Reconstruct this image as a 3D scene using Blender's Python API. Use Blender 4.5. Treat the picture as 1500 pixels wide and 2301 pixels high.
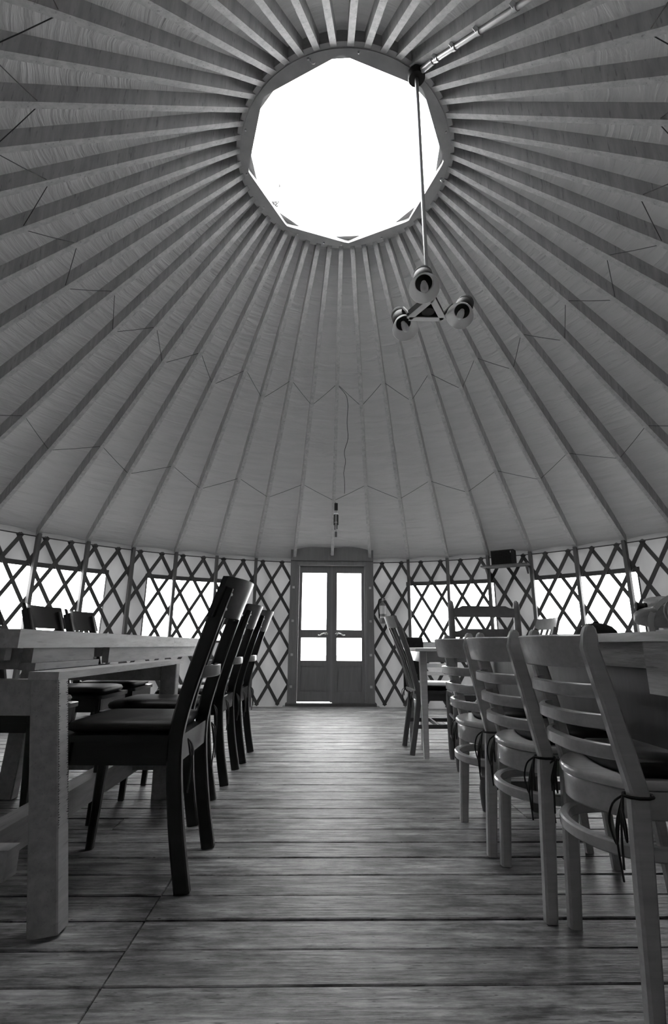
import bpy, math, random
from mathutils import Vector, Matrix, noise
sc = bpy.context.scene
for o in list(bpy.data.objects): bpy.data.objects.remove(o, do_unlink=True)
R_ = math.radians
random.seed(7)
# ------------------------------------------------------------------ camera
CH = .80
F_PX, PITCH, YAW, ROLL = 1115., .2623, .0207, .0069
fw = Vector((math.sin(YAW)*math.cos(PITCH), math.cos(YAW)*math.cos(PITCH), math.sin(PITCH)))
r0 = Vector((math.cos(YAW), -math.sin(YAW), 0)); u0 = r0.cross(fw)
rt = r0*math.cos(ROLL)+u0*math.sin(ROLL); up = u0*math.cos(ROLL)-r0*math.sin(ROLL)
cam_d = bpy.data.cameras.new('camera'); cam = bpy.data.objects.new('camera', cam_d)
sc.collection.objects.link(cam)
cam.matrix_world = Matrix(((rt.x, up.x, -fw.x, 0), (rt.y, up.y, -fw.y, 0), (rt.z, up.z, -fw.z, CH), (0, 0, 0, 1)))
cam_d.sensor_fit = 'VERTICAL'; cam_d.sensor_height = 36; cam_d.lens = 36*F_PX/2301
cam_d.clip_start = .02; cam_d.clip_end = 300
sc.camera = cam
# ------------------------------------------------------------------ sky and exposure
SKY = 15.5
w = bpy.data.worlds.new('overcast_sky'); sc.world = w; w.use_nodes = True
w.node_tree.nodes['Background'].inputs[0].default_value = (1, 1, 1, 1)
w.node_tree.nodes['Background'].inputs[1].default_value = SKY
vs = sc.view_settings
vs.view_transform = 'Standard'; vs.look = 'None'; vs.gamma = 1; vs.exposure = 0.0; vs.use_curve_mapping = False
# the yurt: centre, radius, eave and ring
CX, CY, RW = .128, 3.013, 4.304
ZE, ZR, RR = 1.97, 4.375, .79
WINS = [(-58, -41.1), (-34.4, -18.4), (14.7, 30.6), (37.3, 53.4)]
WZ0, WZ1 = .85, 1.64
def pol(az, r, z): a = R_(az); return Vector((CX+r*math.sin(a), CY+r*math.cos(a), z))

# ------------------------------------------------------------------ materials (all grey: the photograph is black and white)
def mat(name, col, rough=.5, spec=.5, grain=None, amp=.0, speck=0., bump=.0, metal=0., rnd=0., coat=0.):
    m = bpy.data.materials.new(name); m.use_nodes = True; nt = m.node_tree; N = nt.nodes; L = nt.links
    b = N['Principled BSDF']; b.inputs['Roughness'].default_value = rough; b.inputs['Metallic'].default_value = metal
    b.inputs['Specular IOR Level'].default_value = spec; b.inputs['Coat Weight'].default_value = coat
    b.inputs['Base Color'].default_value = (col, col, col, 1)
    if not grain and not rnd: grain, amp = (30, 30, 30), .06
    tc = N.new('ShaderNodeTexCoord'); mp = N.new('ShaderNodeMapping'); L.new(tc.outputs['Object'], mp.inputs[0])
    mp.inputs['Scale'].default_value = grain or (8, 8, 8)
    oi = N.new('ShaderNodeObjectInfo')
    ad = N.new('ShaderNodeVectorMath'); ad.operation = 'ADD'; L.new(mp.outputs[0], ad.inputs[0])
    mu = N.new('ShaderNodeMath'); mu.operation = 'MULTIPLY'; mu.inputs[1].default_value = 37.; L.new(oi.outputs['Random'], mu.inputs[0])
    L.new(mu.outputs[0], ad.inputs[1])
    nz = N.new('ShaderNodeTexNoise'); nz.inputs['Scale'].default_value = 1; nz.inputs['Detail'].default_value = 6; nz.inputs['Roughness'].default_value = .62
    L.new(ad.outputs[0], nz.inputs['Vector'])
    mr = N.new('ShaderNodeMapRange'); mr.inputs['From Min'].default_value = .25; mr.inputs['From Max'].default_value = .75
    mr.inputs['To Min'].default_value = col*(1-amp); mr.inputs['To Max'].default_value = col*(1+amp); L.new(nz.outputs['Fac'], mr.inputs[0])
    out = mr.outputs[0]
    if rnd:
        m2 = N.new('ShaderNodeMapRange'); m2.inputs['To Min'].default_value = 1-rnd; m2.inputs['To Max'].default_value = 1+rnd; L.new(oi.outputs['Random'], m2.inputs[0])
        x = N.new('ShaderNodeMath'); x.operation = 'MULTIPLY'; L.new(out, x.inputs[0]); L.new(m2.outputs[0], x.inputs[1]); out = x.outputs[0]
    if speck:
        n2 = N.new('ShaderNodeTexNoise'); n2.inputs['Scale'].default_value = 3.1; n2.inputs['Detail'].default_value = 3; L.new(ad.outputs[0], n2.inputs['Vector'])
        m3 = N.new('ShaderNodeMapRange'); m3.inputs['From Min'].default_value = .62; m3.inputs['From Max'].default_value = .7
        m3.inputs['To Min'].default_value = 1; m3.inputs['To Max'].default_value = 1-speck; L.new(n2.outputs['Fac'], m3.inputs[0])
        x = N.new('ShaderNodeMath'); x.operation = 'MULTIPLY'; L.new(out, x.inputs[0]); L.new(m3.outputs[0], x.inputs[1]); out = x.outputs[0]
    L.new(out, b.inputs['Base Color'])
    if bump:
        bp = N.new('ShaderNodeBump'); bp.inputs['Strength'].default_value = bump; bp.inputs['Distance'].default_value = .01
        L.new(nz.outputs['Fac'], bp.inputs['Height']); L.new(bp.outputs[0], b.inputs['Normal'])
    return m
def fabric(name, col, trans, bump, scale, tv=.3, dist=0.):
    m = bpy.data.materials.new(name); m.use_nodes = True; nt = m.node_tree; N = nt.nodes; L = nt.links
    N.remove(N['Principled BSDF']); out = N['Material Output']
    d = N.new('ShaderNodeBsdfDiffuse'); t = N.new('ShaderNodeBsdfTranslucent'); a = N.new('ShaderNodeAddShader')
    tc = N.new('ShaderNodeTexCoord'); mp = N.new('ShaderNodeMapping'); mp.inputs['Scale'].default_value = scale; L.new(tc.outputs['Object'], mp.inputs[0])
    nz = N.new('ShaderNodeTexNoise'); nz.inputs['Scale'].default_value = 1; nz.inputs['Detail'].default_value = 4; nz.inputs['Distortion'].default_value = dist; L.new(mp.outputs[0], nz.inputs['Vector'])
    mr = N.new('ShaderNodeMapRange'); mr.inputs['To Min'].default_value = col*.85; mr.inputs['To Max'].default_value = col*1.12; L.new(nz.outputs['Fac'], mr.inputs[0]); L.new(mr.outputs[0], d.inputs[0])
    bp = N.new('ShaderNodeBump'); bp.inputs['Strength'].default_value = bump; bp.inputs['Distance'].default_value = .03; L.new(nz.outputs['Fac'], bp.inputs['Height'])
    L.new(bp.outputs[0], d.inputs['Normal'])
    L.new(d.outputs[0], a.inputs[0])
    if trans:
        mt = N.new('ShaderNodeMapRange'); mt.inputs['From Min'].default_value = .3; mt.inputs['From Max'].default_value = .7; mt.inputs['To Min'].default_value = trans*(1-tv); mt.inputs['To Max'].default_value = trans*(1+tv); L.new(nz.outputs['Fac'], mt.inputs[0]); L.new(mt.outputs[0], t.inputs[0])
        L.new(t.outputs[0], a.inputs[1]); L.new(a.outputs[0], out.inputs[0])
    else: L.new(d.outputs[0], out.inputs[0])
    return m
def clear(name, gl=.04, tint=.96):
    m = bpy.data.materials.new(name); m.use_nodes = True; nt = m.node_tree; N = nt.nodes; L = nt.links
    N.remove(N['Principled BSDF']); t = N.new('ShaderNodeBsdfTransparent'); g = N.new('ShaderNodeBsdfGlossy'); x = N.new('ShaderNodeMixShader')
    t.inputs[0].default_value = (tint, tint, tint, 1); g.inputs['Roughness'].default_value = .05; x.inputs[0].default_value = gl
    L.new(t.outputs[0], x.inputs[1]); L.new(g.outputs[0], x.inputs[2]); L.new(x.outputs[0], N['Material Output'].inputs[0]); return m
M_ROOF = fabric('roof_canvas', .48, .0035, .8, (2.2, 2.2, 30), 0, .5)
M_WALL = fabric('wall_canvas', .4, .018, .35, (5, 5, 2))
M_BACK = fabric('opaque_rear_canvas', .4, 0, .3, (5, 5, 2))  # unseen rear canvas, made opaque to keep daylight off camera-facing sides
M_RAFT = mat('rafter_pine', .42, .6, .3, (26, 26, 3), .25, .35)
M_RING = mat('ring_laminate', .40, .5, .4, (6, 6, 40), .18)
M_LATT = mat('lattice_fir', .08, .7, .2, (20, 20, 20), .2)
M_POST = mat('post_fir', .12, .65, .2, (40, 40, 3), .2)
M_DOOR = mat('door_wood', .17, .5, .4, (30, 30, 3), .15)
M_JAMB = mat('door_jamb', .2, .45, .4, (30, 30, 3), .15)
M_BLACK = mat('black_lacquer', .012, .25, .5, (20, 20, 20), .1)
M_LIGHTCH = mat('waxed_beech', .48, .26, .6, (5, 60, 60), .12, 0, 0, 0, .06, .3)
M_PALECH = mat('pale_beech', .62, .35, .5, (5, 60, 60), .1)
M_CUSH = mat('black_cushion', .012, .55, .3, (40, 40, 40), .2, 0, .1)
M_TIE = mat('black_cord', .01, .6)
M_TABLE = mat('plank_table_pine', .5, .5, .4, (30, 4, 30), .28, .2, .1)
M_TABLE_SHADED = mat('table_pine_shaded', .38, .5, .4, (30, 4, 30), .25, .2, .1)  # same pine as the planks, shade on the frame put into its colour
M_RTABLE = mat('weathered_oak', .45, .45, .5, (40, 4, 40), .4, .3, .2)
M_BROWN = mat('stained_oak', .10, .35, .5, (30, 30, 5), .2)
M_LADDER = mat('ladder_chair_oak', .14, .4, .5, (20, 20, 20), .2)
M_STEEL = mat('steel', .6, .3, .5, metal=1)
M_CHROME = mat('brass_lever', .75, .25, .5, metal=1)
M_GREYMET = mat('conduit_metal', .5, .4, .5, metal=.8)
M_ENAMEL = mat('white_enamel', .85, .3, .5)
M_OPAL = fabric('opal_shade', .55, .35, 0, (4, 4, 4))
M_BULB = mat('frosted_bulb', .75, .35, .5)
M_LAMPB = mat('lamp_black', .015, .6, .25)
M_LAMPG = mat('lamp_grey_cap', .10, .8, .15)
M_CORD = mat('grey_cord', .06, .8)
M_WHITEC = mat('white_cable', .7, .5)
M_BAG = mat('grey_nylon', .16, .4, .5, (14, 14, 14), .2, 0, .5)
M_BAGL = mat('bag_webbing', .25, .6)
M_LABEL = mat('extinguisher_label', .6, .5)
M_EXT = mat('extinguisher_red', .16, .3, .5)
M_JACK = mat('black_wool', .015, .9, .1, (30, 30, 30), .3, 0, .3)
M_PANE = clear('clear_vinyl'); M_GLASS = clear('door_glass', .06)
M_BOUNCE_DECK = mat('pale_bounce_deck', .5, .8, .2, (3, 40, 3), .1)  # pale tone of an added deck that bounces daylight inside
M_GROUND = mat('meadow_ground', .35, .9, .1, (.8, .8, .8), .08)
def floor_mat():
    m = mat('worn_floor_boards', .27, .42, .5, (4.5, 60, 60), .75, .75, .5, 0, .2)
    nt = m.node_tree; N = nt.nodes; L = nt.links; b = N['Principled BSDF']
    tc = N.new('ShaderNodeTexCoord'); mp = N.new('ShaderNodeMapping'); mp.inputs['Scale'].default_value = (1.6, 5, 1); L.new(tc.outputs['Object'], mp.inputs[0])
    oi = N.new('ShaderNodeObjectInfo'); ad = N.new('ShaderNodeVectorMath'); L.new(mp.outputs[0], ad.inputs[0]); L.new(oi.outputs['Location'], ad.inputs[1])
    nz = N.new('ShaderNodeTexNoise'); nz.inputs['Scale'].default_value = 1.7; nz.inputs['Detail'].default_value = 9; nz.inputs['Roughness'].default_value = .7; L.new(ad.outputs[0], nz.inputs['Vector'])
    mr = N.new('ShaderNodeMapRange'); mr.inputs['From Min'].default_value = .40; mr.inputs['From Max'].default_value = .60; mr.inputs['To Min'].default_value = .2; mr.inputs['To Max'].default_value = 1.25; L.new(nz.outputs['Fac'], mr.inputs[0])
    src = b.inputs['Base Color'].links[0].from_socket
    x = N.new('ShaderNodeMath'); x.operation = 'MULTIPLY'; L.new(src, x.inputs[0]); L.new(mr.outputs[0], x.inputs[1]); L.new(x.outputs[0], b.inputs['Base Color'])
    vo = N.new('ShaderNodeTexVoronoi'); vo.inputs['Scale'].default_value = 13; L.new(ad.outputs[0], vo.inputs['Vector'])
    pv = N.new('ShaderNodeMapRange'); pv.inputs['From Min'].default_value = .05; pv.inputs['From Max'].default_value = .14; pv.inputs['To Min'].default_value = .3; pv.inputs['To Max'].default_value = 1; L.new(vo.outputs['Distance'], pv.inputs[0])
    x2 = N.new('ShaderNodeMath'); x2.operation = 'MULTIPLY'; L.new(x.outputs[0], x2.inputs[0]); L.new(pv.outputs[0], x2.inputs[1]); L.new(x2.outputs[0], b.inputs['Base Color'])
    rr = N.new('ShaderNodeMapRange'); rr.inputs['To Min'].default_value = .30; rr.inputs['To Max'].default_value = .60; L.new(nz.outputs['Fac'], rr.inputs[0]); L.new(rr.outputs[0], b.inputs['Roughness'])
    return m
M_FLOOR = floor_mat()
M_SUB = mat('subfloor', .03, .9)
M_TICK = mat('ink_ticks', .02, .7)

# ------------------------------------------------------------------ mesh helpers
col = sc.collection
class MB:
    def __init__(s): s.v = []; s.f = []
    def add(s, vs, fs):
        n = len(s.v); s.v += [tuple(x) for x in vs]; s.f += [tuple(i+n for i in f) for f in fs]; return s
    def box(s, x0, x1, y0, y1, z0, z1):
        return s.add([(x0, y0, z0), (x1, y0, z0), (x1, y1, z0), (x0, y1, z0), (x0, y0, z1), (x1, y0, z1), (x1, y1, z1), (x0, y1, z1)],
                     [(0, 3, 2, 1), (4, 5, 6, 7), (0, 1, 5, 4), (1, 2, 6, 5), (2, 3, 7, 6), (3, 0, 4, 7)])
    def sweep(s, path, size, upv=(0, 0, 1), ch=.18, closed=False):
        # rectangular section with chamfered edges along a path; size = (side width, up height) or a list of them
        P = [Vector(p) for p in path]; n = len(P); upv = Vector(upv); rings = []
        for i, p in enumerate(P):
            a = P[i-1] if (i or closed) else P[i]; b = P[(i+1) % n] if (i < n-1 or closed) else P[i]
            t = (b-a).normalized(); sd = t.cross(upv)
            if sd.length < 1e-6: sd = t.cross(Vector((1, 0, 0)))
            sd.normalize(); u = sd.cross(t)
            W, H = size[i] if isinstance(size, list) else size; c = ch*min(W, H); W /= 2; H /= 2
            rings.append([p+sd*x+u*y for x, y in ((-W+c, -H), (W-c, -H), (W, -H+c), (W, H-c), (W-c, H), (-W+c, H), (-W, H-c), (-W, -H+c))])
        return s.skin(rings, closed)
    def skin(s, rings, closed=False, caps=True):
        k = len(rings[0]); vs = [v for r in rings for v in r]; fs = []; n = len(rings)
        for i in range(n if closed else n-1):
            j = (i+1) % n
            for q in range(k): fs.append((i*k+q, i*k+(q+1) % k, j*k+(q+1) % k, j*k+q))
        if caps and not closed: fs += [tuple(range(k))[::-1], tuple((n-1)*k+q for q in range(k))]
        return s.add(vs, fs)
    def tube(s, path, r, k=6, closed=False, caps=True):
        P = [Vector(p) for p in path]; n = len(P); rings = []; prev = None
        for i, p in enumerate(P):
            a = P[i-1] if (i or closed) else P[i]; b = P[(i+1) % n] if (i < n-1 or closed) else P[i]
            t = (b-a).normalized()
            if prev is None: sd = t.cross(Vector((0, 0, 1))); sd = sd if sd.length > 1e-3 else t.cross(Vector((1, 0, 0)))
            else: sd = prev-t*prev.dot(t)
            sd.normalize(); prev = sd; u = t.cross(sd); rad = r[i] if isinstance(r, (list, tuple)) else r
            rings.append([p+(sd*math.cos(2*math.pi*q/k)+u*math.sin(2*math.pi*q/k))*rad for q in range(k)])
        return s.skin(rings, closed, caps)
    def lathe(s, prof, k=16, c=(0, 0, 0), ax=(0, 0, 1)):
        # prof = [(radius, height)], turned about an axis through c
        q = Vector((0, 0, 1)).rotation_difference(Vector(ax)); c = Vector(c)
        rings = [[c+q @ Vector((r*math.cos(2*math.pi*i/k), r*math.sin(2*math.pi*i/k), h)) for i in range(k)] for r, h in prof]
        return s.skin(rings)
    def prism(s, pts, z0, z1):
        n = len(pts)
        return s.add([(x, y, z0) for x, y in pts]+[(x, y, z1) for x, y in pts],
                     [tuple(range(n))[::-1], tuple(range(n, 2*n))]+[(i, (i+1) % n, n+(i+1) % n, n+i) for i in range(n)])
    def mesh(s, name, m, sm=None):
        me = bpy.data.meshes.new(name); me.from_pydata(s.v, [], s.f); me.materials.append(m)
        import bmesh
        b = bmesh.new(); b.from_mesh(me); bmesh.ops.recalc_face_normals(b, faces=b.faces); b.to_mesh(me); b.free()
        if sm:
            me.polygons.foreach_set('use_smooth', [True]*len(me.polygons)); me.set_sharp_from_angle(angle=R_(sm))
        me.update(); return me
    def build(s, name, m, parent=None, sm=35, loc=None):
        return link(name, s.mesh(name, m, sm), parent, loc)
def link(name, me, parent=None, loc=None, rz=0):
    o = bpy.data.objects.new(name, me); col.objects.link(o)
    if parent: o.parent = parent
    if loc is not None: o.location = loc
    if rz: o.rotation_euler.z = rz
    return o
def tag(o, label=None, cat=None, group=None, kind=None):
    for k, v in (('label', label), ('category', cat), ('group', group), ('kind', kind)):
        if v: o[k] = v
    return o
def thing(name, label, cat, loc=(0, 0, 0), rz=0, group=None):
    o = bpy.data.objects.new(name, None); col.objects.link(o); o.empty_display_size = .1
    o.location = loc; o.rotation_euler.z = rz; return tag(o, label, cat, group)
def copy_tree(o, parent=None):
    c = o.copy(); col.objects.link(c); c.parent = parent
    for ch in list(o.children): copy_tree(ch, c)
    return c
def smooth_path(pts, n=6):
    P = [Vector(p) for p in pts]; out = []
    for i in range(len(P)-1):
        a, b, c, d = P[max(i-1, 0)], P[i], P[i+1], P[min(i+2, len(P)-1)]
        for k in range(n):
            t = k/n; out.append(.5*((2*b)+(c-a)*t+(2*a-5*b+4*c-d)*t*t+(3*b-a-3*c+d)*t**3))
    out.append(P[-1]); return out

def annulus(ro, poly_r, rot, z0, z1, n=64, sides=8):
    mb = MB(); O = []; I = []
    for i in range(n):
        a = 2*math.pi*i/n; O.append((ro*math.sin(a), ro*math.cos(a)))
        x = (math.degrees(a)-rot) % (360/sides)-180/sides
        r = poly_r*math.cos(math.pi/sides)/math.cos(R_(x)); I.append((r*math.sin(a), r*math.cos(a)))
    vs_ = [(x, y, z) for z in (z0, z1) for ring in (O, I) for x, y in ring]
    fs = []
    for i in range(n):
        j = (i+1) % n
        fs += [(i, j, n+j, n+i), (2*n+i, 3*n+i, 3*n+j, 2*n+j), (i, 2*n+i, 2*n+j, j), (n+i, n+j, 3*n+j, 3*n+i)]
    return mb.add(vs_, fs)

# ------------------------------------------------------------------ setting: ground, floor
n = 48
tag(MB().prism([(60*math.cos(2*math.pi*i/n), 60*math.sin(2*math.pi*i/n)+3) for i in range(n)], -.5, -.4).build('ground', M_GROUND, sm=None), kind='structure')
tag(annulus(7.0, 4.52, 0, -.45, -.06, 96, 96).build('bounce_deck', M_BOUNCE_DECK, None, None, (CX, CY, 0)), kind='structure')  # unseen deck, added to bounce daylight through the windows onto the roof
floor = MB().prism([(4.5*math.cos(2*math.pi*i/64), 4.5*math.sin(2*math.pi*i/64)) for i in range(64)], -.40, -.03).build('floor', M_SUB, sm=None, loc=(CX, CY, 0))
tag(floor, kind='structure')
rnd = random.Random(3)
y = -1.27
while y < 7.28:
    wd = .152 if y < 2.4 else .148
    yc = y+wd/2; hw = math.sqrt(max(.01, (RW-.0)**2-(max(abs(y-CY), abs(y+wd-CY)))**2)); xa, xb = CX-hw, CX+hw
    if yc < 2.0: js = [-.522]
    else: js = [rnd.uniform(-2.3, -.9), rnd.uniform(.9, 2.6)]
    xs = [xa]+[j for j in js if xa+.3 < j < xb-.3]+[xb]
    for a, b in zip(xs[:-1], xs[1:]):
        g = rnd.uniform(.002, .0055); L = (b-a)/2-.0012; W = wd/2-g; e = .003; t = rnd.uniform(-.003, .0)
        V = []
        for zz, ins in ((-.032, 0), (t-e, 0), (t, e)):
            V += [(-L+ins*.5, -W+ins, zz), (L-ins*.5, -W+ins, zz), (L-ins*.5, W-ins, zz), (-L+ins*.5, W-ins, zz)]
        Fs = [(0, 3, 2, 1), (8, 9, 10, 11)]+[(k*4+i, k*4+(i+1) % 4, k*4+4+(i+1) % 4, k*4+4+i) for k in (0, 1) for i in range(4)]
        MB().add(V, Fs).build('floor_plank', M_FLOOR, floor, None, ((a+b)/2-CX, yc-CY, 0))
    y += wd

# ------------------------------------------------------------------ setting: walls
def wall(name, a0, a1, m, wins):
    mb = MB(); r = RW+.03
    cuts = sorted({a0, a1} | {x for wn in wins for x in wn}); zs = [-.03, WZ0, WZ1, 2.09]
    for a, b in zip(cuts[:-1], cuts[1:]):
        hole = any(wn[0] <= a and b <= wn[1] for wn in wins); k = max(1, round((b-a)/1.5))
        for j in range(k):
            p, q = a+(b-a)*j/k, a+(b-a)*(j+1)/k
            for zi in range(3):
                if hole and zi == 1: continue
                P = [pol(p, r, zs[zi]), pol(q, r, zs[zi]), pol(q, r, zs[zi+1]), pol(p, r, zs[zi+1])]
                O = [pol(p, r+.006, zs[zi]), pol(q, r+.006, zs[zi]), pol(q, r+.006, zs[zi+1]), pol(p, r+.006, zs[zi+1])]
                mb.add([v-Vector((CX, CY, 0)) for v in P], [(0, 1, 2, 3)])
    o = mb.build(name, m, None, None, (CX, CY, 0)); return tag(o, kind='structure')
wl = wall('wall_left', -105, -7.9, M_WALL, [x for x in WINS if x[1] < 0])
wr = wall('wall_right', 7.9, 105, M_WALL, [x for x in WINS if x[0] > 0])
wb = wall('wall_back', 105, 255, M_BACK, [])
# lattice slats, two layers crossing
ZT, ZB, HR = 1.95, .03, .24
def slat_mesh(d, s0, s1, layer, sd):            # az runs from 0 at the top to d*15 deg at the foot
    P = []; rr = RW-.004-.013*layer
    n = 7
    for i in range(n+1):
        s = s0+(s1-s0)*i/n; P.append(pol(d*15*s, rr, ZT-(ZT-ZB)*s)-Vector((CX, CY, 0)))
    mb = MB(); rings = []
    for i, p in enumerate(P):
        t = (P[min(i+1, n)]-P[max(i-1, 0)]).normalized(); rad = Vector((p.x, p.y, 0)).normalized(); sdv = t.cross(rad).normalized()
        rings.append([p+sdv*x+rad*y for x, y in ((-.021, -.0055), (.021, -.0055), (.021, .0055), (-.021, .0055))])
    return mb.skin(rings).mesh('slat', M_LATT)
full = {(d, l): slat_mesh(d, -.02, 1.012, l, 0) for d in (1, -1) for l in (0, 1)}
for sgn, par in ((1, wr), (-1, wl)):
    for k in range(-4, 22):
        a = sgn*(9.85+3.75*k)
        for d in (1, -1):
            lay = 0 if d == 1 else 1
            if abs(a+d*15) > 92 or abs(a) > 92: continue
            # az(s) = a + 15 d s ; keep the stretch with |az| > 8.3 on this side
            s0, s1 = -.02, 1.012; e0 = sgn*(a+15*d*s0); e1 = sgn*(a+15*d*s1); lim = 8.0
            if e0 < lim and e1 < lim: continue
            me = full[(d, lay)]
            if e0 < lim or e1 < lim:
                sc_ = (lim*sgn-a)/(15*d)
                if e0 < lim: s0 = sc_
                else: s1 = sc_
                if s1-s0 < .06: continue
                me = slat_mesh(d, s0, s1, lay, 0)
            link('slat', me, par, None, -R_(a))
# wall posts under the rafters
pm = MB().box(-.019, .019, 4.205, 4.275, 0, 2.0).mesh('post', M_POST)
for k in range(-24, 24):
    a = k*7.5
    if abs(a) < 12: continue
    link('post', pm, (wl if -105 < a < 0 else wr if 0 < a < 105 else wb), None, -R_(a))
k = 144; tag(MB().tube([pol(360*i/k, RW-.035, 1.975)-Vector((CX, CY, 0)) for i in range(k)], .007, 6, True).build('trim_1', M_LATT, None, 60, (CX, CY, 0)), kind='structure')   # eave cable
# windows: clear vinyl with dark top batten and side welts
for i, (a, b) in enumerate(WINS):
    def arc(z, r, p=a, q=b, k=10): return [pol(p+(q-p)*j/k, r, z)-Vector((CX, CY, 0)) for j in range(k+1)]
    mb = MB(); lo, hi = arc(WZ0, RW+.032), arc(WZ1, RW+.032)
    lo2, hi2 = arc(WZ0, RW+.034), arc(WZ1, RW+.034)
    k = len(lo); mb.add(lo+hi, [(j, j+1, k+j+1, k+j) for j in range(k-1)])
    pane = mb.build('pane', M_PANE, None, None)
    e = bpy.data.objects.new('window_%d' % (i+1), None); col.objects.link(e); e.location = (CX, CY, 0); tag(e, kind='structure'); pane.parent = e
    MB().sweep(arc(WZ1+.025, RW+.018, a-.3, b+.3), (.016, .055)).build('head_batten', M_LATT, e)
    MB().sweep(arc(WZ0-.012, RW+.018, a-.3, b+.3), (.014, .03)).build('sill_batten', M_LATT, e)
    for q in (a, b):
        MB().sweep([pol(q, RW+.02, WZ0)-Vector((CX, CY, 0)), pol(q, RW+.02, WZ1)-Vector((CX, CY, 0))], (.016, .012), (CX, 1, 0)).build('welt', M_POST, e)

# ------------------------------------------------------------------ setting: roof canvas and rafters
def zb(t): return 1.97+2.415*t
def rb(t): return 4.28-3.49*t
def hv(t):
    f = min(1, max(0, t/.22)); return .095+.065*f*(2-f)-.05*max(0, t)
mb = MB(); NR, NC = 70, 7
for i in range(48):
    a0 = i*7.5
    vs_ = []
    for j in range(NR+1):
        t = -.035+(1.035)*j/NR
        for c in range(NC+1):
            f = c/NC; r = rb(t); p0 = pol(a0, r, 0); p1 = pol(a0+7.5, r, 0); p = p0.lerp(p1, f)
            e = math.sin(math.pi*f)
            nz = noise.noise(Vector((r*8.5+i*11.3+f*1.2, f*1.3+i*5.1, .3)))+.6*noise.noise(Vector((r*21+i*3.3, f*1.8, i*1.7)))
            z = zb(t)+hv(t)+.018*e*nz*min(1, (r-.6)/1.2)+.03*e*min(1, r/4)
            vs_.append((p.x-CX, p.y-CY, z))
    k = NC+1
    mb.add(vs_, [(j*k+c, j*k+c+1, (j+1)*k+c+1, (j+1)*k+c) for j in range(NR) for c in range(NC)])
ceil = mb.build('ceiling', M_ROOF, None, 80, (CX, CY, 0)); tag(ceil, kind='structure')
wdt = .0205
rm = MB().skin([[(-wdt, rb(t), zb(t)), (wdt, rb(t), zb(t)), (wdt, rb(t), zb(t)+hv(t)), (-wdt, rb(t), zb(t)+hv(t))] for t in (0., .06, .12, .22, 1.)]).mesh('rafter', M_RAFT)
for k in range(48): link('rafter', rm, ceil, None, -R_(k*7.5))

# ------------------------------------------------------------------ setting: skylight
sky = bpy.data.objects.new('window_5', None); col.objects.link(sky); sky.location = (CX, CY, ZR); tag(sky, kind='structure')
annulus(RR, .757, 4.5, 0, .034, 72*2).build('ring', M_RING, sky, 25)
annulus(RR-.002, .77, 27, .036, .085, 72*2).build('curb', M_RING, sky, 25)
annulus(RR+.035, .788, 0, .005, .14, 72, 72).build('outer_hoop', M_RING, sky, 25)
dome = [(.84*math.cos(R_(a)), .13+.28*math.sin(R_(a))) for a in range(0, 90, 10)]+[(.02, .41)]
mbd = MB(); k = 40; rings = [[(r*math.cos(2*math.pi*i/k), r*math.sin(2*math.pi*i/k), h) for i in range(k)] for r, h in dome]
mbd.skin(rings, caps=False).build('dome', M_PANE, sky, 60)
for a in (-160, -110, -84, -60, -31, -12, 0, 28, 62, 84, 112, 150, 176):
    x, y_ = .772*math.sin(R_(a)), .772*math.cos(R_(a))
    MB().lathe([(.008, 0), (.008, -.006), (.004, -.009)], 8, (x, y_, 0)).build('bolt', M_STEEL, sky)
for a in (-161, 84):
    x, y_ = .765*math.sin(R_(a)), .765*math.cos(R_(a))
    MB().tube([(x, y_, .002), (x, y_, -.02), (x+.012, y_+.004, -.032), (x+.024, y_+.006, -.03), (x+.028, y_+.006, -.018)], .0035, 6).build('hook', M_STEEL, sky)
# crank opener on the ring
c = Vector((-.59, .38, .05)); g = thing('skylight_opener', 'small metal crank opener with hook standing on the skylight ring edge', 'opener', Vector((CX, CY, ZR))+c)
MB().box(-.03, .03, -.02, .02, -.012, .012).build('mount', M_STEEL, g)
MB().tube([(0, 0, 0), (.03, .0, .03), (.045, .0, .0), (.03, -.01, -.03), (.02, -.01, -.045), (.032, -.01, -.055), (.042, -.01, -.045)], .005, 6).build('hook', M_LAMPB, g)
MB().tube([(.03, 0, .0), (.05, -.03, .13)], .007, 6).build('arm', M_STEEL, g)
MB().box(.025, .06, -.06, -.02, .125, .17).build('gear_head', M_STEEL, g)
g = thing('latch_rod', 'thin upright rod with round knob on the skylight rim', 'rod', Vector((CX+.34, CY+.69, ZR+.06)))
MB().tube([(0, 0, -.0), (.0, -.02, .10)], .003, 6).build('rod', M_GREYMET, g)
MB().lathe([(.001, -.012), (.009, -.008), (.011, 0), (.009, .008), (.001, .012)], 10, (0, -.025, .125)).build('knob', M_GREYMET, g)
ch = MB()
for i in range(7): ch.tube([(.004*math.cos(q)*(1 if i % 2 else .3), .004*math.cos(q)*(.3 if i % 2 else 1), -.012*i+.008*math.sin(q)) for q in [2*math.pi*j/6 for j in range(6)]], .0014, 4, True)
o = ch.build('chain', M_STEEL, None, 60, pol(88, .69, ZR+.03)); tag(o, 'short hanging chain against the skylight opening', 'chain')

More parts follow.
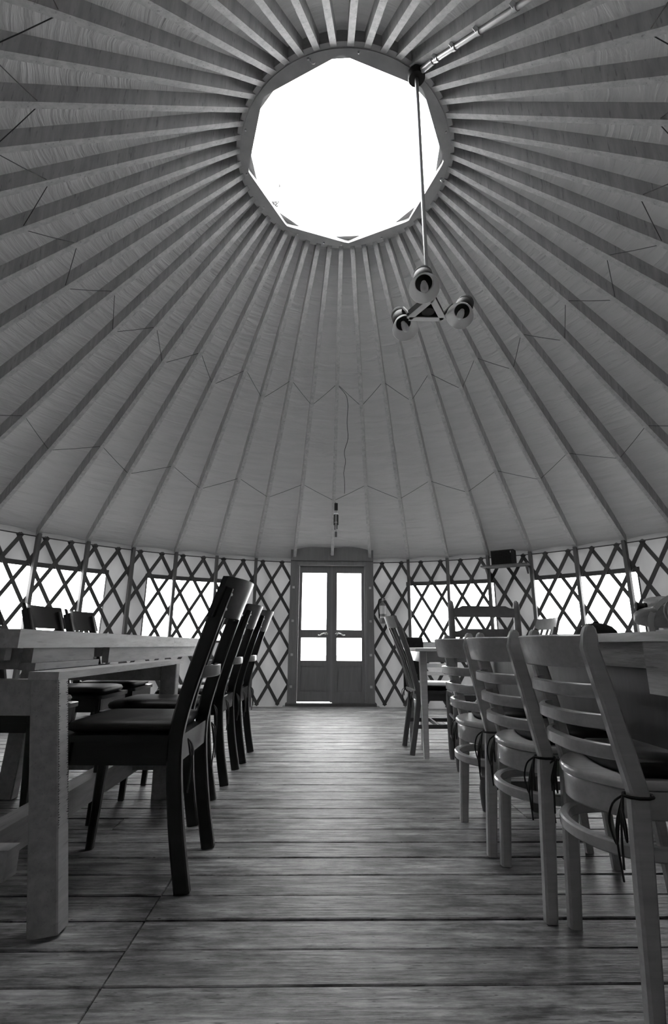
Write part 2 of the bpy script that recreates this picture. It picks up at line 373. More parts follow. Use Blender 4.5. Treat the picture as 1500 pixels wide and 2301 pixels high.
# ------------------------------------------------------------------ setting: door
DY = 7.2; Z0 = Vector((.126, DY, 0))
door = bpy.data.objects.new('door_1', None); col.objects.link(door); door.location = Z0; tag(door, kind='structure')
for s in (-1, 1):
    MB().box(min(s*.495, s*.60), max(s*.495, s*.60), -.02, .12, 0, 2.0).build('jamb', M_DOOR, door)
    MB().box(min(s*.472, s*.497), max(s*.472, s*.497), .0, .10, 0, 1.93).build('stop', M_JAMB, door)
    for z in (.25, .67, 1.13, 1.6):
        MB().box(s*.55-.016, s*.55+.016, -.032, -.018, z-.016, z+.016).build('lattice_bolt', M_GREYMET, door)
MB().box(-.60, .60, -.04, .12, 1.99, 2.225).build('header', M_DOOR, door)
MB().box(-.497, .497, -.015, .10, 1.925, 1.995).build('head_jamb', M_JAMB, door)
MB().box(-.62, .62, -.06, .13, -.01, .035).build('threshold', M_LATT, door)
for s in (-1, 1):
    lf = MB(); x0, x1 = .012, .470; g0, g1 = .075, .428
    def bx(a, b, z0, z1, y0=.03, y1=.07, mb=None): (mb or lf).box(min(s*a, s*b), max(s*a, s*b), y0, y1, z0, z1)
    bt = .052 if s < 0 else .036; bx(x0, g0, bt, 1.922); bx(g1, x1, bt, 1.922); bx(g0, g1, 1.82, 1.922); bx(g0, g1, .90, 1.01); bx(g0, g1, .52, .59); bx(g0, g1, bt, .18)
    leaf = lf.build('door_leaf', M_DOOR, door)
    q = MB(); bx(g0+.02, g1-.02, .20, .50, .035, .06, q); bx(g0, g1, .18, .52, .043, .058, q); q.build('panel', M_DOOR, leaf)
    for z0, z1 in ((1.01, 1.82), (.59, .90)):
        q = MB(); bx(g0, g1, z0, z1, .048, .052, q); q.build('glass', M_GLASS, leaf)
    hx = s*.055 if s < 0 else s*.075
    hd = MB().lathe([(.024, 0), (.024, .006), (.012, .012), (.009, .03)], 14, (s*.075, .03, .955), (0, -1, 0))
    hd.tube(smooth_path([(s*.075, .0, .955), (s*.10, -.006, .962), (s*.135, -.006, .952), (s*.165, -.004, .935), (s*.19, -.002, .94)], 4), [.009]*9+[.008]*4+[.007]*4, 8)
    hd.build('handle', M_CHROME, leaf, 60)
MB().box(-.016, .012, .018, .05, .045, 1.92).build('astragal', M_JAMB, door)

# ------------------------------------------------------------------ dark dining chair with a bolted crest (faces +x)
def bows(mb, x, y, z, s, k=1.):
    for dx, dz, wd_ in ((-.02, -.10, .03), (-.012, -.085, -.028)):
        mb.tube(smooth_path([(x, y, z), (x+dx, y+wd_*.5, z-.02*k), (x+dx*1.3, y+wd_, z+dz*.6*k), (x+dx, y+wd_*.6, z+dz*k), (x+dx*.8, y+wd_*.2, z+dz*.6*k), (x, y, z)], 4), .0028, 5)
    mb.tube(smooth_path([(x, y, z), (x-.02, y+.012, z-.07*k), (x-.015, y+.016, z-.17*k)], 4), .0028, 5)
    mb.tube(smooth_path([(x, y, z), (x-.018, y-.01, z-.06*k), (x-.022, y-.006, z-.14*k)], 4), .0028, 5)
def seat_pts(x0, x1, wr_, wf, bul=0., n=10, rnd_=.03):
    # rounded seat outline, rear edge bulging by bul
    pts = []
    for i in range(n+1):
        f = -1+2*i/n; pts.append((x0-bul*(1-f*f), wr_*f))
    pts += [(x1-rnd_, wf), (x1-rnd_*.3, wf-rnd_*.3), (x1, wf-rnd_)]
    pts += [(x1, -wf+rnd_), (x1-rnd_*.3, -wf+rnd_*.3), (x1-rnd_, -wf)]
    return pts
def cushion(mb, pts, z0, z1):
    cx = sum(p[0] for p in pts)/len(pts); cy = sum(p[1] for p in pts)/len(pts); h = z1-z0; rings = []
    for s, z in ((.90, z0), (.985, z0+h*.25), (1., z0+h*.5), (.97, z0+h*.78), (.85, z0+h*.95), (.5, z1), (.15, z1-.004)):
        rings.append([(cx+(x-cx)*s, cy+(y-cy)*s, z) for x, y in pts])
    return mb.skin(rings)
def make_dark_chair():
    t = thing('dining_chair', '-', 'chair')
    for s in (-1, 1):
        p = smooth_path([(0, s*.193, 0), (.038, s*.193, .2), (.062, s*.193, .42), (.05, s*.193, .56), (-.01, s*.193, .78), (-.085, s*.193, 1.015)], 5)
        L = MB().sweep(p, [(.034, .052)]*len(p), (1, 0, 0)).build('rear_leg', M_BLACK, t)
        for z, x in ((.985, -.1), (.93, -.082)):
            MB().lathe([(.006, 0), (.006, .004), (.003, .006)], 8, (x-.002, s*.193, z), (-1, 0, .25)).build('bolt', M_STEEL, L)
        MB().sweep([(.45, s*.185, .47), (.475, s*.185, 0)], [(.042, .042), (.028, .028)], (1, 0, 0)).build('front_leg', M_BLACK, t)
    def curve(x, bul, z, n=14, hw=.225): return [(x-bul*(1-(2*i/n-1)**2), hw*(2*i/n-1), z) for i in range(n+1)]
    # crest: tall curved board in front of the posts, leaning like them
    mb = MB(); rings = []
    for i in range(17):
        f = -1+i/8; y_ = .228*f; b = .062*(1-f*f)
        rings.append([(-.030-b+dx-lean, y_, z) for dx, z, lean in ((-.010, .900, 0.), (.010, .900, 0.), (.010, 1.052, .055), (-.010, 1.052, .055))])
    mb.skin(rings).build('crest_rail', M_BLACK, t, 30)
    MB().sweep(curve(.025, .05, .70, 14, .205), (.02, .045)).build('lower_rail', M_BLACK, t)
    pts = seat_pts(.04, .49, .2, .215)
    mb = MB(); mb.box(.06, .47, -.185, -.165, .385, .465); mb.box(.06, .47, .165, .185, .385, .465); mb.box(.45, .472, -.17, .17, .385, .465); mb.box(.04, .06, -.175, .175, .40, .465)
    mb.build('apron', M_BLACK, t)
    MB().prism(pts, .465, .487).build('seat', M_BLACK, t)
    cu = cushion(MB(), seat_pts(.075, .47, .18, .195, 0, 10, .05), .487, .535).build('cushion', M_CUSH, t, 60)
    for s in (-1, 1):
        mb = MB(); bows(mb, .02, s*.193, .475, s); mb.build('cushion_tie', M_TIE, cu, 60)
    return t
proto = make_dark_chair()
DL = 'dark dining chair with bolted crest, '
gL = 'dark chairs along the aisle side of the plank table'; gF = 'dark chairs on the window side of the plank table'
spots = [(-.455, 2.124, 180, DL+'aisle side of plank table, farthest from door', gL),
         (-.58, 2.768, 180, DL+'aisle side of plank table, second farthest from door', gL),
         (-.565, 3.435, 180, DL+'aisle side of plank table, second nearest door', gL),
         (-.545, 4.0, 180, DL+'aisle side of plank table, nearest door', gL),
         (-1.84, 2.78, 0, DL+'window side of plank table, farthest from door', gF),
         (-1.85, 3.53, 0, DL+'window side of plank table, middle of three', gF),
         (-1.86, 4.09, 0, DL+'window side of plank table, nearest door', gF)]
for i, (x, y_, a, lb, gr) in enumerate(spots):
    o = proto if i == 0 else copy_tree(proto)
    o.location = (x, y_, 0); o.rotation_euler.z = R_(a); tag(o, lb, 'chair', gr)

# ------------------------------------------------------------------ light ladder-back cafe chair (faces +x)
def make_light_chair(m=M_LIGHTCH, ties=True):
    t = thing('cafe_chair', '-', 'chair')
    def postx(z): return .03*min(1, z/.46) if z < .46 else .03-.085*((z-.46)/.39)**1.05
    for s in (-1, 1):
        zs = [0, .15, .3, .46, .55, .65, .75, .80, .83, .848, .855]
        wd_ = [.036, .040, .044, .046, .046, .044, .042, .041, .038, .028, .014]
        p = [(postx(z)+(max(0, z-.8)*.35), s*.2, z) for z in zs]
        MB().sweep(p, [(.034 if z < .8 else .034-(z-.8)*.2, wd_[i]) for i, z in enumerate(zs)], (1, 0, 0)).build('rear_leg', m, t)
        MB().sweep([(.375, s*.165, .43), (.405, s*.172, 0)], [(.038, .038), (.028, .028)], (1, 0, 0)).build('front_leg', m, t)
    def rung(z, h, d, x0, name, n=20, lean=.0):
        mb = MB(); rings = []
        for i in range(n+1):
            f = -1+2*i/n; y_ = .195*math.copysign(abs(f)**.9, f); b = d*(1-abs(f)**2.6); th = .009
            rings.append([(x0-b+dx-l, y_, z+dz) for dx, dz, l in ((-th, -h/2+.004, 0), (-th*.4, -h/2, 0), (th, -h/2, 0), (th, h/2, lean), (-th*.4, h/2, lean), (-th, h/2-.004, lean))])
        mb.skin(rings).build(name, m, t, 50)
    rung(.79, .085, .075, postx(.77)+.0, 'crest_rail', 20, .016)
    for z in (.690, .617, .546): rung(z, .036, .078, postx(z), 'back_rung')
    pts = seat_pts(.03, .41, .175, .185, .085, 14, .06)
    def shrink(p, s): cx = .19; return [(cx+(x-cx)*s, y_*s) for x, y_ in p]
    mb = MB(); mb.skin([[(x, y_, z) for x, y_ in shrink(pts, s)] for s, z in ((.97, .392), (.985, .396), (.985, .452), (.975, .456))]).build('apron', m, t, 40)
    mb = MB(); mb.skin([[(x, y_, z) for x, y_ in shrink(pts, s)] for s, z in ((.985, .456), (1.02, .461), (1.02, .474), (1.0, .481))]).build('seat', m, t, 40)
    p = smooth_path([(.37, .165, .325), (.2, .195, .325), (.04, .175, .325), (-.035, .10, .325), (-.058, 0, .325), (-.035, -.10, .325), (.04, -.175, .325), (.2, -.195, .325), (.37, -.165, .325)], 5)
    MB().sweep(p, (.024, .032)).build('hoop_stretcher', m, t)
    if ties:
        cu = cushion(MB(), shrink(seat_pts(.05, .40, .165, .175, .03, 10, .05), .97), .481, .53).build('cushion', M_CUSH, t, 60)
        for s in (-1, 1):
            mb = MB()
            mb.tube([(.03+.034*math.cos(q), s*.2+.028*math.sin(q), .455) for q in [2*math.pi*j/10 for j in range(10)]], .004, 5, True)
            bows(mb, -.006, s*.2, .455, s, 1.1); mb.build('cushion_tie', M_TIE, cu, 60)
    return t
proto = make_light_chair()
LL = 'light beech chair with curved back rungs, '
gR = 'light cafe chairs along the drop-leaf table'
for i, (x, y_, a, lb) in enumerate([(.745, 1.517, -3, LL+'beside the hanging table leaf'), (.70, 1.945, -1, LL+'middle one along the drop-leaf table'), (.68, 2.433, 0, LL+'next to the tall ladder-back chair')]):
    o = proto if i == 0 else copy_tree(proto)
    o.location = (x, y_, 0); o.rotation_euler.z = R_(a); tag(o, lb, 'chair', gR)
proto = make_light_chair(M_PALECH, False)
o = proto; o.location = (1.03, 4.93, 0); o.rotation_euler.z = R_(-90); tag(o, 'pale beech cafe chair behind the small table with a black jacket on it', 'chair')

# ------------------------------------------------------------------ dark slat-back chair (faces +x)
def make_slat_chair():
    t = thing('slat_back_chair', '-', 'chair'); m = M_BROWN
    for s in (-1, 1):
        p = smooth_path([(0, s*.185, 0), (.05, s*.185, .3), (.06, s*.185, .45), (.0, s*.188, .72), (-.075, s*.19, .95)], 4)
        MB().sweep(p, (.032, .04), (1, 0, 0)).build('rear_leg', m, t)
        MB().sweep([(.40, s*.18, .44), (.41, s*.18, 0)], [(.04, .04), (.03, .03)], (1, 0, 0)).build('front_leg', m, t)
        MB().sweep([(.05, s*.185, .2), (.40, s*.18, .2)], (.018, .03)).build('stretcher', m, t)
    MB().sweep([(.22, -.185, .2), (.22, .185, .2)], (.018, .03)).build('stretcher', m, t)
    mb = MB(); rings = []
    for i in range(13):
        f = -1+i/6; b = .05*(1-f*f)
        rings.append([(-.078-b+dx-l, .205*f, z) for dx, z, l in ((-.011, .94, 0), (.011, .94, 0), (.011, 1.035, .03), (-.011, 1.035, .03))])
    mb.skin(rings).build('crest_rail', M_LADDER, t)
    for k in range(5):
        f = -.72+.36*k; b = .05*(1-f*f)
        MB().sweep([(.055, .18*f, .45), (.0-b*.5, .185*f, .70), (-.085-b, .19*f, .95)], (.028, .012), (1, 0, 0)).build('back_slat', m, t)
    mb = MB(); mb.box(.06, .40, -.175, .175, .385, .44); mb.build('apron', m, t)
    MB().prism(seat_pts(.03, .43, .2, .21), .44, .462).build('seat', m, t)
    cu = cushion(MB(), seat_pts(.06, .42, .18, .19, 0, 10, .05), .462, .50).build('cushion', M_CUSH, t, 60)
    for s in (-1, 1):
        mb = MB(); bows(mb, .02, s*.185, .455, s, .7); mb.build('cushion_tie', M_TIE, cu, 60)
    return t
proto = make_slat_chair(); gS = 'slat-back chairs at the small table'
proto.location = (.69, 4.28, 0); tag(proto, 'dark slat-back wooden chair on the aisle side of the small table', 'chair', gS)
o = copy_tree(proto); o.location = (1.80, 4.25, 0); o.rotation_euler.z = math.pi; tag(o, 'dark slat-back wooden chair on the window side of the small table', 'chair', gS)

# ------------------------------------------------------------------ tall ladder-back chair (faces +y)
t = thing('ladder_back_chair', 'tall oak ladder-back chair with round posts and rush seat', 'chair', (1.15, 3.586, 0))
for s in (-1, 1):
    MB().lathe([(.016, 0), (.022, .05), (.024, .2), (.024, .95), (.023, 1.07), (.017, 1.105), (.006, 1.117)], 12, (s*.235, 0, 0)).build('back_post', M_LADDER, t, 50)
    MB().lathe([(.016, 0), (.022, .05), (.024, .2), (.024, .44), (.018, .47)], 12, (s*.19, .37, 0)).build('front_leg', M_LADDER, t, 50)
    for z in (.16, .31): MB().tube([(s*.235, 0, z), (s*.19, .37, z)], .011, 8).build('rung', M_LADDER, t)
for z in (.2, .33): MB().tube([(-.19, .37, z), (.19, .37, z)], .011, 8).build('rung', M_LADDER, t)
for z0, z1 in ((1.0, 1.078), (.86, .918), (.72, .775)):
    x = .215; MB().prism([(-x, z0), (x, z0), (x, z1-.016), (x-.03, z1-.014), (x-.06, z1), (-x+.06, z1), (-x+.03, z1-.014), (-x, z1-.016)], -.008, .008)
    mb = MB().prism([(-x, z0), (x, z0), (x, z1-.016), (x-.03, z1-.014), (x-.06, z1), (-x+.06, z1), (-x+.03, z1-.014), (-x, z1-.016)], -.008, .008)
    mb.v = [(a, c_, b) for a, b, c_ in mb.v]; mb.build('ladder_slat', M_LADDER, t)
mb = MB(); mb.skin([[(-.235+e, -.015+e, z), (.235-e, -.015+e, z), (.205-e, .385-e, z), (-.205+e, .385-e, z)] for e, z in ((.012, .435), (0, .445), (0, .475), (.014, .487))]).build('rush_seat', M_BROWN, t)

# ------------------------------------------------------------------ long plank table
t = thing('plank_table', 'long thick plank table with sturdy legs and a ruler-marked leg edge', 'table', (-1.27, 2.8, 0))
ox, oy = 1.27, -2.8
def tb(x0, x1, y0, y1, z0, z1, name, m=M_TABLE_SHADED): return MB().box(x0+ox, x1+ox, y0+oy, y1+oy, z0, z1).build(name, m, t)
xs = [-1.58, -1.37, -1.16, -.945]
for i in range(3):
    for y0, y1 in ((1.62, 3.30), (3.303, 4.05)):
        o = tb(xs[i]+.001, xs[i+1]-.001, y0+rnd.uniform(0, .003)*(i < 2), y1, .785, .843, 'top_plank', M_TABLE)
tb(-1.02, -.99, 2.42, 4.0, .715, .785, 'apron'); tb(-1.02, -.985, 1.78, 2.25, .735, .785, 'apron'); tb(-1.02, -.965, 1.77, 2.26, .712, .735, 'apron')
tb(-1.55, -1.52, 1.78, 4.0, .715, .785, 'apron'); tb(-1.5, -1.02, 1.76, 1.80, .715, .785, 'apron'); tb(-1.5, -1.02, 3.9, 3.94, .715, .785, 'apron')
tb(-1.62, -1.03, 1.70, 1.735, .745, .785, 'end_batten'); tb(-1.50, -1.08, 1.69, 1.74, .715, .745, 'end_batten')
for x0, x1 in ((-.93, -.835), (-1.69, -1.60)): tb(x0, x1, 1.675, 3.15, .688, .712, 'side_rail', M_TABLE)
def leg(xt, xb, yt, yb, name='leg'):
    o = MB().sweep([(xb+ox, yb+oy, 0), (xt+ox, yt+oy, .69)], (.066, .088), (1, 0, 0), .06).build(name, M_TABLE_SHADED, t); return o
l1 = leg(-.88, -.778, 1.71, 1.706); leg(-.87, -.86, 3.0, 3.0); leg(-1.645, -1.70, 1.71, 1.71); leg(-1.645, -1.68, 3.0, 3.0)
# worn black ticks along the edges of the near leg's aisle face
tk = MB()
def lp(f, yy, off): # point on the leg face: f height fraction
    x = -.778+(-.88+.778)*f+.0445+off; return (x+ox, 1.706+yy+oy, .69*f)
for i in range(60):
    f = .985-.010*i; ln = (.012 if i % 5 == 0 else .007)*rnd.uniform(.8, 1.3)
    for s in (-1, 1):
        j = rnd.uniform(-.002, .002); a = lp(f, s*.031, .0008); b = lp(f+rnd.uniform(-.004, .004), s*(.031-ln), .0008); h_ = .0016
        tk.add([(a[0], a[1], a[2]-h_), (b[0], b[1], b[2]-h_*.5), (b[0], b[1], b[2]+h_*.5), (a[0], a[1], a[2]+h_)], [(0, 1, 2, 3)])
o = tk.build('edge_ticks', M_TICK, l1, None); tag(o, 'small black ticks along both edges', kind='stuff')
tb(-1.10, -1.02, 1.55, 3.1, .12, .22, 'stretcher'); tb(-1.6, -.9, 1.66, 1.72, .14, .22, 'cross_stretcher'); tb(-1.6, -.9, 2.98, 3.04, .14, .22, 'cross_stretcher')
tb(-1.66, -.86, 1.69, 1.73, .58, .688, 'leg_brace'); tb(-1.66, -.86, 2.98, 3.02, .60, .688, 'leg_brace')

# ------------------------------------------------------------------ drop-leaf table
t = thing('drop_leaf_table', 'weathered drop-leaf table with turned legs and a hanging end leaf', 'table', (1.25, 2.1, 0))
ox, oy = -1.25, -2.1
xs = [.785, 1.18, 1.56, 1.95]
for i in range(3): MB().box(xs[i]+.001+ox, xs[i+1]-.001+ox, .98+oy, 2.95+oy, .814, .837).build('top_plank', M_RTABLE, t)
def tb2(x0, x1, y0, y1, z0, z1, name, m=M_BROWN): return MB().box(x0+ox, x1+ox, y0+oy, y1+oy, z0, z1).build(name, m, t)
tb2(.88, .905, 1.27, 2.86, .745, .814, 'apron', M_RTABLE); tb2(1.6, 1.625, 1.05, 2.86, .72, .814, 'apron'); tb2(.88, 1.62, 2.84, 2.865, .72, .814, 'apron'); tb2(.905, 1.62, 1.05, 1.075, .72, .814, 'apron')
tb2(.805, .828, .98, 1.275, .69, .814, 'hanging_leaf', M_RTABLE)
prof = [(.024, 0), (.03, .03), (.034, .10), (.026, .15), (.03, .16), (.022, .17), (.030, .22), (.034, .34), (.028, .46), (.020, .50), (.028, .515), (.018, .53), (.026, .56), (.034, .60), (.034, .815)]
for x, y_ in ((.84, 2.78), (1.09, 2.78), (1.66, 2.78), (.90, 1.2), (1.66, 1.12)):
    MB().lathe(prof, 14, (x+ox, y_+oy, 0)).build('turned_leg', M_BROWN, t, 50)
tb2(.895, .915, 1.285, 2.90, .545, .745, 'folded_leaf', M_BROWN); tb2(.905, 1.6, 2.80, 2.82, .545, .72, 'end_panel', M_BROWN)  # inferred leaf panels, put in partly to block the bright view below the top
tb2(.862, 1.64, 2.76, 2.79, .10, .14, 'stretcher')
o = MB().tube([(.0, 0, 0), (.004, -.002, -.02), (-.002, .0, -.04), (.006, .004, -.07)], .004, 6).build('latch_hook', M_STEEL, t, 60, (.87+ox, 1.165+oy, .70))

# ------------------------------------------------------------------ small light table
t = thing('small_table', 'small pale square-legged table with slim top', 'table', (1.16, 4.28, 0))
MB().sweep([(-.45, 0, .771), (.45, 0, .771)], (.72, .026), (0, 0, 1), .1).build('table_top', M_PALECH, t)
for x in (-.385, .385):
    for y_ in (-.30, .30): MB().sweep([(x, y_, 0), (x, y_, .758)], [(.038, .038), (.055, .055)], (1, 0, 0), .06).build('leg', M_LIGHTCH, t)
    MB().box(x-.012, x+.012, -.28, .28, .68, .758).build('apron', M_LIGHTCH, t)
for y_ in (-.3, .3): MB().box(-.36, .36, y_-.012, y_+.012, .68, .758).build('apron', M_LIGHTCH, t)

# ------------------------------------------------------------------ jacket over a pale chair
mb = MB(); rings = []
for i in range(13):
    f = -1+i/6; y_ = .085*f; e = (1-abs(f)**3)
    prof_ = [(-.16-.02*math.sin(5*f), .30+.10*abs(f)), (-.15-.025*math.cos(7*f), .55), (-.145, .75), (-.115, .86+.01*math.sin(9*f)), (-.08, .882), (-.01, .875), (.015, .83), (.02, .65), (.03, .52+.03*math.cos(6*f)),
             (.015, .53+.03*math.cos(6*f)), (.0, .66), (-.005, .82), (-.03, .86), (-.08, .866), (-.10, .84), (-.125, .74), (-.13, .55), (-.145, .31+.10*abs(f))]
    rings.append([(.885+y_, 4.945-x, z) for x, z in prof_])
o = mb.skin(rings).build('jacket', M_JACK, None, 60); tag(o, 'black jacket draped over the back of a pale chair', 'jacket')

# ------------------------------------------------------------------ duffel bag on the drop-leaf table
t = thing('backpack', 'grey nylon backpack lying on the drop-leaf table by the window', 'backpack', (1.735, 2.36, .838), R_(-35))
mb = MB(); rings = []
for i in range(15):
    f = -1+i/7; y_ = .15*f; s_ = (1-abs(f)**3.2)**.5*.94+.06; ring = []
    for k in range(40):
        a = 2*math.pi*k/40; ca, sa = math.cos(a), math.sin(a)
        x = math.copysign(abs(ca)**.75, ca); z = math.copysign(abs(sa)**.75, sa)
        slope = .78+.22*x                                   # lower towards the drawstring end
        fold = .022*math.sin(9*x+3*z+4*f)*(1-.5*x)+.03*noise.noise(Vector((x*2.2, z*2.2, f*2)))
        ring.append(((.19+fold)*x*s_, y_, max(0, .12+(.12+fold)*z*slope*s_+(0 if z < 0 else -.0))))
    rings.append(ring)
b = mb.skin(rings).build('bag_body', M_BAG, t, 80)
MB().tube([(.03+.125*math.cos(a), -.152, .118+.092*math.sin(a)) for a in [2*math.pi*k/28 for k in range(28)]], .005, 6, True).build('piping', M_BAGL, b)
pk = MB(); cushion(pk, [(.115*math.cos(a), .085*math.sin(a)) for a in [2*math.pi*k/20 for k in range(20)]], 0, .05)
pk.v = [(x+.03, -.13-z, y_+.118) for x, y_, z in pk.v]; pk.build('front_pocket', M_BAG, b, 70)
MB().sweep(smooth_path([(-.155, -.06, .02), (-.150, -.11, .10), (-.10, -.135, .165), (-.03, -.125, .198), (.08, -.11, .208)], 5), (.024, .006), (0, -1, .3)).build('strap', M_BAGL, b)
MB().sweep(smooth_path([(-.14, -.17, .02), (-.06, -.20, .03), (.04, -.21, .07), (.14, -.2, .12)], 5), (.04, .006), (0, -1, .5)).build('shoulder_strap', M_BAGL, b)
MB().lathe([(.02, 0), (.022, .01), (.018, .012), (.018, .035), (.022, .037), (.022, .045), (.014, .05)], 14, (-.165, -.06, .15), (-1, -.3, .1)).build('buckle_cap', M_LAMPB, t)
t = thing('felt_cap', 'dark rounded felt cap lying on the drop-leaf table', 'cap', (1.205, 2.22, .837))
mb = MB().lathe([(.086, 0), (.085, .012), (.078, .032), (.062, .05), (.036, .062), (.004, .066)], 24); mb.build('crown', M_JACK, t, 70)
MB().lathe([(.012, .0), (.010, .006), (.003, .008)], 10, (0, 0, .064)).build('button', M_JACK, t)

# ------------------------------------------------------------------ shelf and black box
a0 = 33.4; base = pol(a0, 4.14, 1.835)
t = thing('wall_shelf', 'narrow wooden wall shelf between two posts', 'shelf', base, -R_(a0))
MB().box(-.30, .30, -.12, .10, -.018, 0).build('shelf_board', M_POST, t)
for s in (-.26, .26): MB().prism([(0, 0), (.0, 0.1), (.12, 0.1)], -.01, .01).build('bracket', M_POST, t).matrix_local = Matrix.Translation((s, -.02, -.118)) @ Matrix(((0, 0, 1, 0), (-1, 0, 0, .1), (0, 1, 0, 0), (0, 0, 0, 1)))
t = thing('speaker_box', 'black rectangular speaker box standing on the wall shelf', 'speaker', base, -R_(a0))
MB().sweep([(-.16, -.01, .098), (.13, -.01, .098)], (.16, .195), (0, 0, 1), .05).build('case', M_LAMPB, t)
MB().box(-.145, .10, -.096, -.09, .015, .18).build('grille', M_JACK, t)
MB().box(.092, .10, -.098, -.09, .15, .172).build('indicator', M_STEEL, t)

# ------------------------------------------------------------------ fire extinguisher
e = pol(9.9, 4.19, 1.10)
t = thing('fire_extinguisher', 'small fire extinguisher with pale label hung on the lattice beside the door', 'fire extinguisher', e)
MB().lathe([(.03, 0), (.045, .008), (.048, .03), (.048, .235), (.042, .265), (.022, .285), (.016, .30), (.016, .315)], 18).build('cylinder', M_EXT, t, 50)
MB().lathe([(.0488, .13), (.0488, .245)], 18).build('label', M_LABEL, t, 50)
MB().lathe([(.0488, .075), (.0488, .095)], 18).build('band', M_LABEL, t, 50)
MB().box(-.012, .012, -.015, .015, .315, .345).build('valve', M_STEEL, t)
MB().sweep([(-.005, 0, .348), (.03, -.01, .36), (.075, -.015, .365)], (.016, .006)).build('lever', M_STEEL, t)
MB().sweep([(.0, 0, .33), (.04, -.01, .33), (.07, -.015, .322)], (.016, .006)).build('carry_handle', M_STEEL, t)
MB().tube(smooth_path([(-.01, 0, .335), (-.045, -.01, .335), (-.062, -.015, .28), (-.058, -.015, .16), (-.052, -.012, .07)], 5), .008, 8).build('hose', M_LAMPB, t, 60)
MB().box(-.02, .02, .03, .085, .22, .26).build('bracket', M_STEEL, t)

# ------------------------------------------------------------------ hanging lamp: conduit, pole, three heads
def rline(t_, az, dx=0, dz=0):
    a = R_(az); r = rb(t_); return Vector((CX+r*math.sin(a)+dx*math.cos(a), CY+r*math.cos(a)-dx*math.sin(a), zb(t_)+dz))
LP = Vector((.557, 2.335, 0))
t = thing('electrical_conduit', 'clamped metal conduit running along a rafter into the junction box', 'conduit', rline(.97, 150, -.03))
T0 = t.location
cp = [rline(x, 150, -.040, -.004) for x in (.55, .7, .85, .955)]
MB().tube([p-T0 for p in cp], .016, 10).build('pipe', M_GREYMET, t, 60)
el = smooth_path([cp[-1], rline(.99, 150, -.035, -.03), Vector((LP.x-.03, LP.y-.0, 4.335))], 6)
MB().tube([p-T0 for p in el], .02, 10).build('elbow', M_GREYMET, t, 60)
for x in (.945, .905, .855, .79):
    p = rline(x, 150, -.040, -.004); d = (cp[1]-cp[0]).normalized()
    MB().tube([p-d*.012-T0, p+d*.012-T0], .0205, 10).build('coupling', M_STEEL, t, 60)
    q = rline(x, 150, 0, -.001)
    MB().sweep([p-T0+Vector((0, 0, -.012)), q-T0+Vector((0, 0, -.002))], (.022, .005)).build('strap_clamp', M_STEEL, t)
t = thing('pendant_lamp', 'hanging three-headed spot lamp with flared white shades on a long pole', 'lamp', (LP.x, LP.y, 2.55))
O = Vector((LP.x, LP.y, 2.55))
MB().lathe([(.05, 0), (.055, .01), (.055, .05), (.045, .06)], 16, Vector((LP.x, LP.y, 4.30))-O).build('junction_box', M_LAMPB, t)
MB().tube([(0, 0, 1.78), (.004, 0, .10)], .0115, 10).build('pole', M_GREYMET, t, 60)
ctr = Vector((.008, .0, .06))
# triangular bracket
tri = [Vector((.0+.11*math.sin(R_(a)), .11*math.cos(R_(a)), .045)) for a in (180, 300, 60)]
for i in range(3):
    a, b = tri[i], tri[(i+1) % 3]; MB().sweep([a, b], (.012, .05)).build('bracket_bar', M_LAMPB, t)
    MB().sweep([a+Vector((0, 0, -.028)), b+Vector((0, 0, -.028))], (.034, .006)).build('bracket_plate', M_STEEL, t)
MB().lathe([(.035, 0), (.035, .09), (.012, .11)], 14, (0, 0, .02)).build('hub', M_LAMPB, t)
for k in tri: MB().tube([(0, 0, .07), k+Vector((0, 0, .02))], .008, 8).build('spoke', M_LAMPB, t)
heads = [((953, 648), 2.10, (.02, .0, -.30)), ((911, 738), 2.47, (.13, 0, -.34)), ((1033, 710), 2.40, (-.14, 0, -.34))]
for (px, py), Y, bias in heads:
    d = fw*F_PX+rt*(px-750)-up*(py-1150.5); C = Vector((0, 0, CH))+d*(Y/d.y)
    view = (Vector((0, 0, CH))-C).normalized(); ax = (view+Vector(bias)*2.2).normalized(); C -= O
    def lat(prof, name, m, par, k=24): return MB().lathe(prof, k, C, ax).build(name, m, par, 50)
    hd = lat([(.048, -.075), (.052, -.08), (.052, -.15), (.045, -.158)], 'head', M_LAMPB, t)
    lat([(.046, -.158), (.05, -.162), (.05, -.19), (.042, -.215), (.02, -.232), (.003, -.236)], 'cap', M_LAMPG, hd)
    s_ = MB(); q = Vector((0, 0, 1)).rotation_difference(ax); k = 28
    pr = [(.045, -.08), (.052, -.072), (.067, -.03), (.077, 0), (.075, .001), (.064, -.028), (.047, -.068), (.043, -.07)]
    s_.skin([[C+q @ Vector((r*math.cos(2*math.pi*i/k), r*math.sin(2*math.pi*i/k), h)) for i in range(k)] for r, h in pr], caps=False).build('shade', M_OPAL, hd, 40)
    lat([(.038, -.082), (.038, -.09)], 'socket_plate', M_LAMPB, hd)
    lat([(.013, -.088), (.014, -.06), (.018, -.045), (.02, -.02), (.02, .005), (.014, .02), (.001, .025)], 'bulb', M_BULB, hd, 16)
    near = min(tri, key=lambda p: (p-C).length); e0 = C-ax*.115
    pv = near-C; pv -= ax*pv.dot(ax); pv.normalize()
    MB().tube([e0, e0+pv*.07, near-ax*.02, near], .011, 8).build('knuckle', M_LAMPB, t)

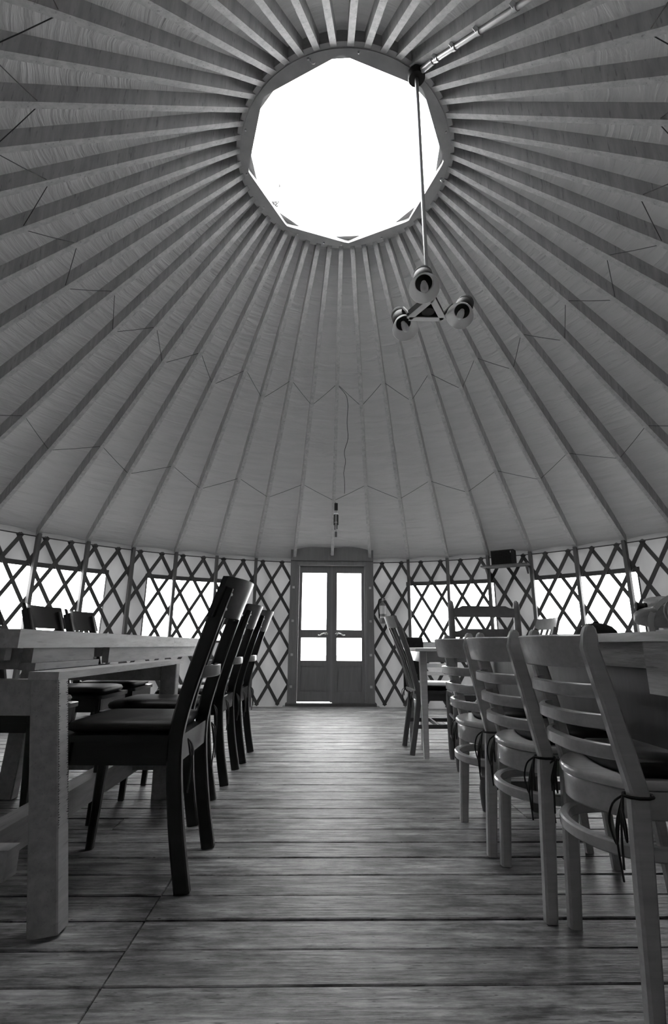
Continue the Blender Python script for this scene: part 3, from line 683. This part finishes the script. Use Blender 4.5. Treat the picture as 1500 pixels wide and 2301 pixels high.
# ------------------------------------------------------------------ cords across the rafters, wire and wind chime
def cord_ring(t0, t1, name, label):
    mb = MB(); nodes = [rline((t0 if k % 2 == 0 else t1), k*7.5, 0, .012) for k in range(48)]
    base_ = nodes[0].copy()
    for i in range(48):
        a, b = nodes[i], nodes[(i+1) % 48]; m_ = (a+b)/2+Vector((0, 0, -.004))
        mb.tube([a-base_, m_-base_, b-base_], .0028, 5)
    o = mb.build(name, M_CORD, None, 60, base_); tag(o, label, 'cord')
cord_ring(.278, .338, 'bracing_cord', 'thin cord zigzagging between the rafters, low above the wall')
cord_ring(.671, .605, 'bracing_cord', 'thin cord zigzagging between the rafters, high up towards the skylight')
def along(t_, f, dz=0): return rline(t_, 0).lerp(rline(t_, 7.5), f)+Vector((0, 0, dz))
p = smooth_path([along(.665, .06, .012), along(.645, .3, .02), along(.63, .42, .02), along(.60, .46, .03), along(.55, .42, .03), along(.50, .45, .03), along(.455, .32, .03), along(.42, .36, .03), along(.38, .30, .03), along(.345, .33, .03), along(.305, .33, .015)], 4)
b = p[0].copy(); o = MB().tube([x-b for x in p], .0035, 6).build('hanging_wire', M_CORD, None, 60, b); tag(o, 'thin dark wire dangling between two rafters above the door', 'wire')
p = [rline(.04, 0, -.015, .03), rline(.03, 0, -.05, .0), rline(.02, 0, -.09, -.02), rline(.015, 0, -.14, -.01)]
p = smooth_path(p, 5); b = p[0].copy(); o = MB().tube([x-b for x in p], .004, 6).build('loose_cable', M_WHITEC, None, 60, b); tag(o, 'short white cable curling out above the door header', 'cable')
wc = rline(.278, 0, .03, -.02)
t = thing('wind_chime', 'small dark wind chime hanging from the cord above the door', 'wind chime', wc)
MB().tube([(-.02, .01, .02), (0, 0, -.0), (0, 0, -.05)], .003, 5).build('string', M_CORD, t)
MB().box(-.022, .022, -.016, .016, -.10, -.005).build('top_block', M_LAMPB, t)
MB().lathe([(.03, 0), (.033, .006), (.03, .012)], 14, (0, 0, -.155)).build('disc', M_ENAMEL, t)
for k in range(6):
    a = 2*math.pi*k/6; x, y_ = .026*math.cos(a), .026*math.sin(a); MB().tube([(x, y_, -.16), (x, y_, -.30-.03*(k % 3))], .0055, 8).build('tube', M_LAMPB, t, 60)
MB().lathe([(.022, 0), (.024, .006), (.022, .012)], 14, (0, 0, -.27)).build('striker', M_ENAMEL, t)
MB().tube([(0, 0, -.10), (0, 0, -.40)], .002, 5).build('string', M_CORD, t)
MB().box(-.014, .014, -.003, .003, -.46, -.39).build('wind_sail', M_LATT, t)
